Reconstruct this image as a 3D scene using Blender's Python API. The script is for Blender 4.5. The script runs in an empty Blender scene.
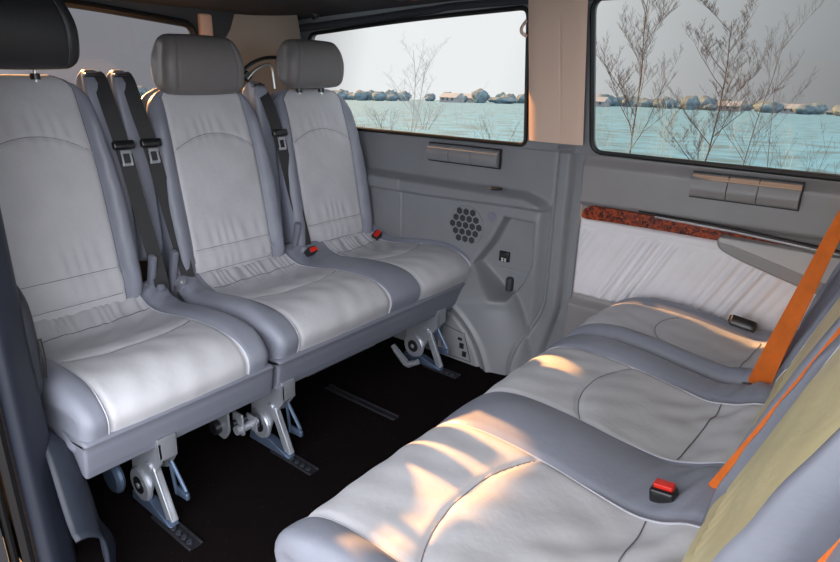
import bpy, bmesh, math, random
import numpy as np
from mathutils import Vector, Matrix
random.seed(4); rng = np.random.RandomState(7)
scene = bpy.context.scene
COL = scene.collection
PI = math.pi

# ------------------------------------------------------------------ materials
def srgb(r, g, b):
    f = lambda c: ((c/255+.055)/1.055)**2.4 if c/255 > .04045 else c/255/12.92
    return (f(r), f(g), f(b), 1)
def mat(name, col, rough=.5, metal=0, bump=0, bscale=200, bdist=.001, noise=0, nscale=8, spec=.5, sheen=0, coat=0, detail=4):
    m = bpy.data.materials.new(name); m.use_nodes = True
    nt = m.node_tree; b = nt.nodes['Principled BSDF']
    b.inputs['Base Color'].default_value = col
    b.inputs['Roughness'].default_value = rough
    b.inputs['Metallic'].default_value = metal
    b.inputs['Specular IOR Level'].default_value = spec
    b.inputs['Sheen Weight'].default_value = sheen
    b.inputs['Coat Weight'].default_value = coat
    tc = nt.nodes.new('ShaderNodeTexCoord')
    if noise:
        n = nt.nodes.new('ShaderNodeTexNoise'); n.inputs['Scale'].default_value = nscale; n.inputs['Detail'].default_value = 5
        nt.links.new(tc.outputs['Object'], n.inputs['Vector'])
        r = nt.nodes.new('ShaderNodeMapRange')
        r.inputs['From Min'].default_value = .3; r.inputs['From Max'].default_value = .7
        r.inputs['To Min'].default_value = 1-noise; r.inputs['To Max'].default_value = 1+noise
        nt.links.new(n.outputs['Fac'], r.inputs['Value'])
        v = nt.nodes.new('ShaderNodeVectorMath'); v.operation = 'SCALE'
        v.inputs[0].default_value = col[:3]
        nt.links.new(r.outputs['Result'], v.inputs['Scale'])
        nt.links.new(v.outputs['Vector'], b.inputs['Base Color'])
    if bump:
        n = nt.nodes.new('ShaderNodeTexNoise'); n.inputs['Scale'].default_value = bscale; n.inputs['Detail'].default_value = detail
        nt.links.new(tc.outputs['Object'], n.inputs['Vector'])
        bp = nt.nodes.new('ShaderNodeBump'); bp.inputs['Strength'].default_value = bump; bp.inputs['Distance'].default_value = bdist
        nt.links.new(n.outputs['Fac'], bp.inputs['Height']); nt.links.new(bp.outputs['Normal'], b.inputs['Normal'])
    return m
M = {}
M['light'] = mat('light_leather', (.585,.585,.62,1), .55, bump=.5, bscale=60, bdist=.0016, noise=.05, nscale=9)
M['cream'] = mat('sun_tinted_leather', (.62,.54,.30,1), .42, bump=.5, bscale=60, bdist=.0016, noise=.05, nscale=9)  # warm sunlight on the pale leather, painted into the colour
M['grey'] = mat('blue_grey_leather', (.26,.275,.335,1), .42, bump=.5, bscale=90, bdist=.0012, noise=.06, nscale=9)
M['head'] = mat('warm_grey_leather', (.20,.180,.18,1), .42, bump=.5, bscale=90, bdist=.0012, noise=.05)
M['shadehead'] = mat('shade_tinted_leather', (.035,.034,.038,1), .42, bump=.5, bscale=90, bdist=.0012)  # headrest leather with shade painted in as a darker base
M['pipe'] = mat('pale_piping', (.58,.59,.66,1), .5)
M['seam'] = mat('dark_seam', (.16,.16,.19,1), .7)
M['plastic'] = mat('grey_plastic', (.245,.25,.27,1), .40, bump=.3, bscale=700, bdist=.0004, noise=.05)
M['plastic_w'] = mat('warm_grey_plastic', (.30,.28,.28,1), .36, bump=.3, bscale=700, bdist=.0004, noise=.05)
M['base'] = mat('seat_base_plastic', (.20,.21,.26,1), .5, bump=.3, bscale=500, bdist=.0005)
M['ceil'] = mat('headliner_cloth', (.045,.047,.058,1), .95, bump=.4, bscale=900, bdist=.0005, noise=.1)
M['beige'] = mat('beige_trim', (.78,.56,.45,1), .7, bump=.3, bscale=800, bdist=.0004)
M['palegrey'] = mat('pale_grey_trim', (.33,.32,.30,1), .8, bump=.3, bscale=800, bdist=.0004)
M['black'] = mat('black_rubber', (.008,.008,.009,1), .5)
M['blackp'] = mat('black_plastic', (.012,.012,.014,1), .3, coat=.3)
M['dark'] = mat('dark_plastic', (.035,.038,.048,1), .45, bump=.3, bscale=500, bdist=.0004)
M['jamb'] = mat('door_jamb_trim', (.020,.025,.040,1), .5, bump=.3, bscale=500, bdist=.0004, noise=.1)
M['belt'] = mat('black_webbing', (.022,.022,.024,1), .6, bump=.8, bscale=900, bdist=.0006, sheen=.3)
M['orange'] = mat('sunpaint_belt_and_lens', (.80,.17,.015,1), .5, bump=.8, bscale=900, bdist=.0006, noise=.12, nscale=25)  # orange sunlight painted into the dark belts; lamp lens shares the colour
M['metal'] = mat('steel_bracket', (.48,.50,.55,1), .34, metal=.6, bump=.3, bscale=80, bdist=.0005, noise=.1)
M['bluemetal'] = mat('blue_steel', (.16,.22,.33,1), .4, metal=.7)
M['chrome'] = mat('chrome', (.95,.95,.96,1), .28, metal=1)
M['red'] = mat('red_button', (.75,.02,.01,1), .35)
M['white'] = mat('white_print', (.8,.8,.8,1), .6)
M['rail'] = mat('dark_rail', (.05,.05,.06,1), .35, metal=.6)
M['wall_out'] = mat('body_paint', (.05,.05,.055,1), .4)
M['bark'] = mat('bare_bark', (.055,.042,.038,1), .9)
M['palebark'] = mat('hazed_bark', (.30,.33,.33,1), .9)  # haze painted in as a paler bark colour
M['frost'] = mat('frosted_twigs', (.30,.38,.38,1), .9)
M['far'] = mat('hazed_far_trees', (.10,.15,.18,1), .95, bump=1, bscale=3, bdist=.3, noise=.35, nscale=1.5)  # bluish distance haze painted into the tree colour
M['house'] = mat('pale_house_wall', (.20,.20,.21,1), .9)
M['roof'] = mat('snowy_roof', (.22,.25,.28,1), .9)

# carpet with lint specks
m = M['carpet'] = mat('black_carpet', (.009,.0065,.0068,1), 1, bump=1, bscale=500, bdist=.004, sheen=.0, spec=.03)
nt = m.node_tree; b = nt.nodes['Principled BSDF']
tc = nt.nodes.new('ShaderNodeTexCoord'); n = nt.nodes.new('ShaderNodeTexNoise'); n.inputs['Scale'].default_value = 170; n.inputs['Detail'].default_value = 1
n2 = nt.nodes.new('ShaderNodeTexNoise'); n2.inputs['Scale'].default_value = 6
cr = nt.nodes.new('ShaderNodeValToRGB'); cr.color_ramp.elements[0].position = .76; cr.color_ramp.elements[1].position = .80
cr.color_ramp.elements[0].color = (.009,.0065,.0068,1); cr.color_ramp.elements[1].color = (.10,.09,.09,1)
nt.links.new(tc.outputs['Object'], n.inputs['Vector']); nt.links.new(n.outputs['Fac'], cr.inputs['Fac']); nt.links.new(cr.outputs['Color'], b.inputs['Base Color'])
# burr wood
m = M['wood'] = mat('burr_walnut', (.3,.05,.02,1), .30, coat=.1, spec=.25)
nt = m.node_tree; b = nt.nodes['Principled BSDF']
tc = nt.nodes.new('ShaderNodeTexCoord'); n = nt.nodes.new('ShaderNodeTexNoise'); n.inputs['Scale'].default_value = 55; n.inputs['Detail'].default_value = 6; n.inputs['Distortion'].default_value = 1.5
cr = nt.nodes.new('ShaderNodeValToRGB'); e = cr.color_ramp.elements
e[0].position = .36; e[0].color = (.012,.004,.003,1); e[1].position = .62; e[1].color = (.42,.065,.010,1)
x = e.new(.47); x.color = (.20,.025,.008,1)
nt.links.new(tc.outputs['Object'], n.inputs['Vector']); nt.links.new(n.outputs['Fac'], cr.inputs['Fac']); nt.links.new(cr.outputs['Color'], b.inputs['Base Color'])
# snow, faintly blue-green, with scrub patches
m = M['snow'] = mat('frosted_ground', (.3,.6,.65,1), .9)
nt = m.node_tree; b = nt.nodes['Principled BSDF']
tc = nt.nodes.new('ShaderNodeTexCoord'); n = nt.nodes.new('ShaderNodeTexNoise'); n.inputs['Scale'].default_value = .6; n.inputs['Detail'].default_value = 12
cr = nt.nodes.new('ShaderNodeValToRGB'); e = cr.color_ramp.elements
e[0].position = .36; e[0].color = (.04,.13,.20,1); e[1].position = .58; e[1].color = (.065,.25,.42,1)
nt.links.new(tc.outputs['Object'], n.inputs['Vector']); nt.links.new(n.outputs['Fac'], cr.inputs['Fac']); nt.links.new(cr.outputs['Color'], b.inputs['Base Color'])
def glass(name, tint):
    m = bpy.data.materials.new(name); m.use_nodes = True; nt = m.node_tree
    for x in list(nt.nodes): nt.nodes.remove(x)
    o = nt.nodes.new('ShaderNodeOutputMaterial'); t = nt.nodes.new('ShaderNodeBsdfTransparent'); t.inputs['Color'].default_value = tint
    g = nt.nodes.new('ShaderNodeBsdfGlossy'); g.inputs['Roughness'].default_value = .02
    f = nt.nodes.new('ShaderNodeFresnel'); f.inputs['IOR'].default_value = 1.3
    mx = nt.nodes.new('ShaderNodeMixShader')
    nt.links.new(f.outputs[0], mx.inputs[0]); nt.links.new(t.outputs[0], mx.inputs[1]); nt.links.new(g.outputs[0], mx.inputs[2]); nt.links.new(mx.outputs[0], o.inputs[0])
    return m
M['glass_l'] = glass('clear_glass', (.60,.62,.62,1))
M['glass_r'] = glass('tinted_glass', (.50,.52,.52,1))
M['glass_b'] = glass('dark_tinted_glass', (.60,.60,.61,1))

# ------------------------------------------------------------------ object helpers
def link(o, parent=None):
    COL.objects.link(o)
    if parent is not None: o.parent = parent
    return o
def tag(o, label=None, cat=None, group=None, kind=None):
    if label: o['label'] = label
    if cat: o['category'] = cat
    if group: o['group'] = group
    if kind: o['kind'] = kind
    return o
def empty(name, loc, label, cat, group=None):
    o = bpy.data.objects.new(name, None); o.empty_display_size = .05; COL.objects.link(o); o.location = loc
    return tag(o, label, cat, group)
def mesh_obj(name, verts, faces, m, parent=None, smooth=True, mats=None, fm=None, fix=True, sharp=None):
    """verts in world coordinates; the parent's own location is subtracted"""
    verts = np.asarray(verts, float)
    if parent is not None:
        off = Vector((0,0,0)); p = parent
        while p is not None: off += p.location; p = p.parent
        verts = verts - np.array(off)
        org = None
    me = bpy.data.meshes.new(name)
    if parent is None and len(verts):
        org = (verts.min(0)+verts.max(0))/2; org[2] = verts[:,2].min(); verts = verts-org
    me.from_pydata(verts.tolist(), [], [list(map(int, f)) for f in faces])
    me.update()
    if fix:
        bm = bmesh.new(); bm.from_mesh(me); bmesh.ops.recalc_face_normals(bm, faces=bm.faces); bm.to_mesh(me); bm.free()
    if smooth: me.polygons.foreach_set('use_smooth', [True]*len(me.polygons))
    if sharp is not None:
        me.set_sharp_from_angle(angle=sharp)
    me.materials.append(m)
    o = bpy.data.objects.new(name, me); link(o, parent)
    if parent is None: o.location = org
    return o
class MB:
    def __init__(s): s.v = []; s.f = []
    def add(s, v, f):
        n = len(s.v); s.v += [tuple(map(float,p)) for p in v]; s.f += [[i+n for i in q] for q in f]
        return s
    def box(s, c, d, rot=None, bev=.0):
        cx,cy,cz = c; x,y,z = [k/2 for k in d]
        if bev <= 0:
            v = [(sx*x,sy*y,sz*z) for sx in (-1,1) for sy in (-1,1) for sz in (-1,1)]
            f = [(0,1,3,2),(4,6,7,5),(0,4,5,1),(2,3,7,6),(0,2,6,4),(1,5,7,3)]
        else:
            bm = bmesh.new(); bmesh.ops.create_cube(bm, size=1)
            for w in bm.verts: w.co = Vector((w.co.x*2*x, w.co.y*2*y, w.co.z*2*z))
            bmesh.ops.bevel(bm, geom=list(bm.edges), offset=min(bev, min(x,y,z)*.95), segments=3, profile=.5, affect='EDGES')
            bm.verts.index_update(); v = [tuple(w.co) for w in bm.verts]; f = [[w.index for w in q.verts] for q in bm.faces]; bm.free()
        if rot is not None: v = [tuple(rot @ Vector(p)) for p in v]
        return s.add([(p[0]+cx,p[1]+cy,p[2]+cz) for p in v], f)
    def tube(s, pts, r, n=8, cap=True):
        pts = [Vector(p) for p in pts]; rs = r if hasattr(r,'__len__') else [r]*len(pts)
        v = []; f = []; up = None
        for i,p in enumerate(pts):
            d = (pts[min(i+1,len(pts)-1)]-pts[max(i-1,0)])
            d = d.normalized() if d.length > 0 else Vector((0,0,1))
            if up is None:
                a = Vector((0,0,1)) if abs(d.z) < .9 else Vector((1,0,0))
                up = (a - d*a.dot(d)).normalized()
            else:
                up = (up - d*up.dot(d)); up = up.normalized() if up.length > 1e-6 else d.orthogonal().normalized()
            w = d.cross(up)
            for k in range(n):
                t = 2*PI*k/n; v.append(p + (up*math.cos(t)+w*math.sin(t))*rs[i])
        for i in range(len(pts)-1):
            for k in range(n):
                f.append((i*n+k, i*n+(k+1)%n, (i+1)*n+(k+1)%n, (i+1)*n+k))
        if cap: f.append(list(range(n))[::-1]); f.append([(len(pts)-1)*n+k for k in range(n)])
        return s.add(v, f)
    def cyl(s, p0, p1, r, n=24, bev=0):
        p0 = Vector(p0); p1 = Vector(p1)
        if bev:
            d = (p1-p0).normalized()*bev
            return s.tube([p0,p0,p0+d,p1-d,p1,p1],[r*.0+.0001,r-bev,r,r,r-bev,.0001],n)
        return s.tube([p0,p1], r, n)
    def prism(s, poly, plane, w0, w1):
        """poly of 2D points extruded along axis: plane 'xz' extrudes in y, 'xy' in z, 'yz' in x"""
        def P(a,b,w): return {'xz':(a,w,b),'xy':(a,b,w),'yz':(w,a,b)}[plane]
        n = len(poly); v = [P(a,b,w0) for a,b in poly]+[P(a,b,w1) for a,b in poly]
        f = [list(range(n))[::-1], [n+i for i in range(n)]]+[(i,(i+1)%n,n+(i+1)%n,n+i) for i in range(n)]
        return s.add(v, f)
    def build(s, name, m, parent=None, smooth=True, sharp=.6, bevel=0):
        o = mesh_obj(name, s.v, s.f, m, parent, smooth=smooth, sharp=sharp)
        if bevel:
            md = o.modifiers.new('bevel','BEVEL'); md.width = bevel; md.segments = 2; md.limit_method = 'ANGLE'
        return o
def S(x):
    x = np.clip(x,0,1); return x*x*(3-2*x)
def catmull(P, ds=.006, closed=True):
    P = np.asarray(P,float); n = len(P); out = []
    for i in range(n if closed else n-1):
        if closed: p0,p1,p2,p3 = P[(i-1)%n],P[i],P[(i+1)%n],P[(i+2)%n]
        else: p0,p1,p2,p3 = P[max(i-1,0)],P[i],P[i+1],P[min(i+2,n-1)]
        k = max(2,int(np.linalg.norm(p2-p1)/ds)+1)
        for j in range(k):
            t = j/k; out.append(.5*((2*p1)+(-p0+p2)*t+(2*p0-5*p1+4*p2-p3)*t*t+(-p0+3*p1-3*p2+p3)*t**3))
    if not closed: out.append(P[-1])
    return np.array(out)
def rounded(poly, r, n=6):
    """round the corners of a polygon"""
    out = []; N = len(poly)
    for i in range(N):
        p = Vector(poly[i]); a = Vector(poly[i-1]); b = Vector(poly[(i+1)%N])
        rr = r[i] if hasattr(r,'__len__') else r
        da = min(rr,(a-p).length*.45); db = min(rr,(b-p).length*.45)
        A = p+(a-p).normalized()*da; B = p+(b-p).normalized()*db
        for k in range(n+1):
            t = k/n; q = A*(1-t)**2+p*2*t*(1-t)+B*t*t; out.append((q.x,q.y))
    return out

class Loft:
    """padded body: closed (a,z) side profile swept across y with rounded side edges.
    knots(a,z)->list of arrays of y (left edge, seams..., right edge)."""
    def __init__(s, prof, knots, r, mp, disp=None, ds=.006, dy=.007, re=5):
        c = catmull(prof, ds); T = len(c); s.c = c; s.T = T
        d = np.roll(c,-1,0)-np.roll(c,1,0); d /= np.linalg.norm(d,axis=1)[:,None]
        area = .5*np.sum(c[:,0]*np.roll(c[:,1],-1)-np.roll(c[:,0],-1)*c[:,1])
        nrm = np.stack([d[:,1],-d[:,0]],1)*(1 if area>0 else -1)
        K = knots(c[:,0],c[:,1]); K = [np.broadcast_to(np.asarray(k,float),(T,)) for k in K]
        rows = []; inset = []; seg = []; s.knot_row = []
        th = np.linspace(0,PI/2,re+1)
        nseg = len(K)-1
        for q in range(re):                      # left round edge
            rows.append(K[0]+r*(1-math.sin(th[q]))); inset.append(r*(1-math.cos(PI/2-th[q]))); seg.append(0)
        # left edge row order: from outermost
        rows = []; inset = []; seg = []
        for q in range(re):
            a = th[q]; rows.append(K[0]+r*(1-math.cos(a))); inset.append(r*(1-math.sin(a))); seg.append(0)
        for k in range(nseg):
            a = K[k]+(r if k==0 else 0); b_ = K[k+1]-(r if k==nseg-1 else 0)
            n = max(2,int(np.max(b_-a)/dy)); s.knot_row.append(len(rows))
            for q in range(n):
                rows.append(a+(b_-a)*q/n); inset.append(0); seg.append(k)
        s.knot_row.append(len(rows))
        for q in range(re+1):
            a = PI/2-th[q]; rows.append(K[-1]-r*(1-math.cos(a))); inset.append(r*(1-math.sin(a))); seg.append(nseg-1)
        s.y = np.array(rows); inset = np.array(inset)[:,None]; s.seg = seg
        U = len(rows); s.U = U
        A = np.broadcast_to(c[:,0],(U,T)); Z = np.broadcast_to(c[:,1],(U,T))
        D = np.zeros((U,T)) if disp is None else disp(A,s.y,Z,nrm)
        off = D-inset
        s.A = A+nrm[:,0]*off; s.Z = Z+nrm[:,1]*off; s.mp = mp; s.nrm = nrm
        X,Y,Zz = mp(s.A,s.y,s.Z); s.P = np.stack([X,Y,Zz],-1)
        NX,NY,NZ = mp(s.A+nrm[:,0]*.01,s.y,s.Z+nrm[:,1]*.01); s.N = (np.stack([NX,NY,NZ],-1)-s.P)/.01
        # winding
        p00,p10,p01 = s.P[U//2,0],s.P[U//2+1,0],s.P[U//2,1]
        s.flip = np.dot(np.cross(p10-p00,p01-p00),s.N[U//2,0])<0
    def build(s, names, parent):
        """names: dict seg-> (key,name,material); faces with the same key go to one mesh"""
        groups = {}
        for u in range(s.U-1): groups.setdefault(names[s.seg[u]][0],[]).append(u)
        out = {}
        for key,us in groups.items():
            vs = {}; V = []; F = []
            def vid(u,t):
                t %= s.T
                if (u,t) not in vs: vs[(u,t)] = len(V); V.append(s.P[u,t])
                return vs[(u,t)]
            for u in us:
                for t in range(s.T):
                    q = [vid(u,t),vid(u+1,t),vid(u+1,t+1),vid(u,t+1)]
                    F.append(q[::-1] if s.flip else q)
            for end in (0,s.U-1):
                if (end==0 and 0 in us) or (end==s.U-1 and s.U-2 in us):
                    cidx = len(V); V.append(s.P[end].mean(0))
                    for t in range(s.T):
                        q = [vid(end,t),vid(end,t+1),cidx] if end==0 else [vid(end,t+1),vid(end,t),cidx]
                        F.append(q[::-1] if s.flip else q)
            nm,mm = [(n[1],n[2]) for n in names.values() if n[0]==key][0]
            out[key] = mesh_obj(nm,V,F,mm,parent,fix=False)
        return out
    def at(s, y, t, lift=0):
        t0 = int(math.floor(t)); ft = t-t0; out = 0
        for tt,wt in ((t0%s.T,1-ft),((t0+1)%s.T,ft)):
            u = np.interp(y,s.y[:,tt],np.arange(s.U)); i = min(int(u),s.U-2); f = u-i
            out = out+wt*(s.P[i,tt]*(1-f)+s.P[i+1,tt]*f+s.N[i,tt]*lift)
        return out
    def tsel(s, cond):
        return [t for t in range(s.T) if cond(s.c[t,0],s.c[t,1],s.nrm[t])]
    def t_top(s, a, up=True):
        for t in range(s.T):
            n = (t+1)%s.T; p,q = s.c[t,0]-a,s.c[n,0]-a
            if s.nrm[t,1]>.2 and p*q<=0 and p!=q: return t+p/(p-q)
        return 0
    def t_front(s, z):
        for t in range(s.T):
            n = (t+1)%s.T; p,q = s.c[t,1]-z,s.c[n,1]-z
            if s.nrm[t,0]>.3 and p*q<=0 and p!=q: return t+p/(p-q)
        return 0
def runs(ts, T):
    """longest contiguous run with wraparound"""
    S_ = set(ts); starts = [t for t in ts if (t-1)%T not in S_]; best = []
    for st in starts:
        r = [st]
        while (r[-1]+1)%T in S_ and len(r) < T: r.append((r[-1]+1)%T)
        if len(r) > len(best): best = r
    return best

# ------------------------------------------------------------------ seats
CUSH = [(-.03,.462),(.03,.470),(.085,.445),(.14,.432),(.22,.440),(.34,.456),(.46,.462),(.54,.452),(.592,.424),(.613,.390),(.604,.346),(.572,.300),(.50,.288),(.3,.300),(.0,.295),(-.035,.34)]
def make_cushion(root, x0, dr, segs, zt=0, arc=True, seed=0, gathers=True, centre=None, light='light'):
    """segs: list of (y0,y1,kind) with kind 'b' bolster or 'c' centre panel"""
    ys = [segs[0][0]]+[q[1] for q in segs]; rs = np.random.RandomState(seed)
    ph = rs.rand(8)*6
    def knots(a,z):
        out = []
        for i,y in enumerate(ys):
            k = np.full_like(a,y)
            if 0 < i < len(ys)-1:
                # seams flare slightly on the nose and pinch at the back
                left = segs[i][2]=='c'
                sg = 1 if left else -1
                k = k + sg*.020*S((.30-a)/.3) - sg*.006*S((a-.5)/.1)
            elif i == 0: k = k+.012*S((a-.52)/.1)*1.0+.012*S((.16-a)/.16)
            else: k = k-.012*S((a-.52)/.1)-.012*S((.16-a)/.16)
            out.append(k)
        return out
    def disp(A,Y,Z,n):
        D = np.zeros_like(Y); up = np.clip(n[:,1],0,1)[None,:]; vis = np.clip(n[:,0]+n[:,1],0,1)[None,:]
        for (y0,y1,k) in segs:
            m = (Y>=y0)&(Y<=y1); c = (y0+y1)/2; h = (y1-y0)/2; u = np.clip((Y-c)/h,-1,1)
            if k == 'c':
                d = -.010*(1-S((A-.15)/.4))*(1-u**4)*up + .007*(1-u**2)*S((A-.35)/.2)*vis
                d += -.006*np.exp(-((1-np.abs(u))*h/.007)**2)*vis
                if arc:
                    ac = .388-.055*np.abs(u)**2.3            # arc shaped seam across the panel
                    d += (-.0055*np.exp(-((A-ac)/.007)**2) - .006*S((ac-A)/.02)*0 + .006*np.exp(-((A-ac+.05)/.04)**2)*(1-u**4))*up
                # soft creases in the leather
                q = .0016*np.sin(Y*60+ph[0]+3*np.sin(A*12+ph[1]))*np.sin(A*22+ph[2]+2*np.sin(Y*9))
                q += .0030*np.sin((Y*38+A*52)+ph[3]+1.5*np.sin(Y*21+A*9))*S((.34-A)/.2)
                if gathers: q += .0045*np.sin(Y*210+3*np.sin(Y*47+ph[4])+A*30)*np.exp(-((A-.07)/.05)**2)
                d += q*vis*(1-u**6)
            else:
                wide = h > .04
                d = .011*(1-u**2)*(1-S((A-.42)/.16))*up + .004*(1-u**2)*vis
                d += -.006*np.exp(-((1-np.abs(u))*h/.007)**2)*vis
                d += .0034*np.sin(A*150+Y*60+ph[5]+2*np.sin(A*31))*np.exp(-((A-.07)/.07)**2)*up*(1-u**6)
            D = np.where(m,d,D)
        D += .0025*np.sin(A*9+ph[6])*np.sin(Y*11+ph[7])*vis
        return D
    L = Loft([(a,z+zt) for a,z in CUSH], knots, .029, lambda a,y,z:(x0+dr*a,y,z), disp)
    nm = {}
    for i,(y0,y1,k) in enumerate(segs):
        if k == 'c': nm[i] = ('c%d'%i,'centre_panel',M[light])
        else: nm[i] = ('b%d'%i,'side_bolster',M['grey'])
    L.build(nm,root)
    pm = MB(); sm = MB()
    vis = runs(L.tsel(lambda a,z,n: (n[1]>.1 or n[0]>.25) and z>.330+zt and a>-.01),L.T)
    for i in range(1,len(segs)):
        row = L.knot_row[i]
        pts = [L.P[row,t]+L.N[row,t]*.0005 for t in vis]
        MB().tube(pts[::2],.0021,6).build('piping',M['pipe'],root)
    if arc:
        for (y0,y1,k) in segs:
            if k != 'c': continue
            pts = []
            for q in np.linspace(-.95,.95,40):
                y = (y0+y1)/2+q*(y1-y0)/2; ac = .388-.055*abs(q)**2.3
                pts.append(L.at(y,L.t_top(ac),.0002))
            MB().tube(pts,.0011,5).build('seam',M['seam'],root)
    for (y0,y1,k) in segs:                      # rear cross seam
        if k == 'c':
            MB().tube([L.at(y,L.t_top(.115+.008*math.cos(9*(y-y0))),.0018) for y in np.linspace(y0+.02,y1-.02,24)],.0012,5).build('seam',M['seam'],root)
    return L
def make_base(root, x0, dr, y0, y1, zt=0, notch=None):
    prof = [(-.02,.335),(.3,.348),(.590,.352),(.609,.330),(.603,.285),(.592,.252),(.56,.240),(.3,.240),(.05,.248),(-.02,.29)]
    def knots(a,z): return [np.full_like(a,y0-.006),np.full_like(a,y1+.006)]
    L = Loft([(a,z+zt) for a,z in prof],knots,.009,lambda a,y,z:(x0+dr*a,y,z),None,ds=.012,dy=.02)
    o = L.build({0:('b','seat_base',M['base'])},root)['b']
    mb = MB(); mb.box((x0+dr*.32,(y0+y1)/2,.345+zt),(.560,y1-y0+.004,.046),bev=.020); mb.build('seat_pan',M['grey'],o)
    if notch:
        mb = MB()
        a,b = notch
        mb.prism([(x0+dr*.30,.242+zt),(x0+dr*.580,.242+zt),(x0+dr*.565,.222+zt),(x0+dr*.32,.222+zt)],'xz',a,b)
        mb.build('base_lip',M['base'],o,bevel=.006)
    return o

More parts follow.
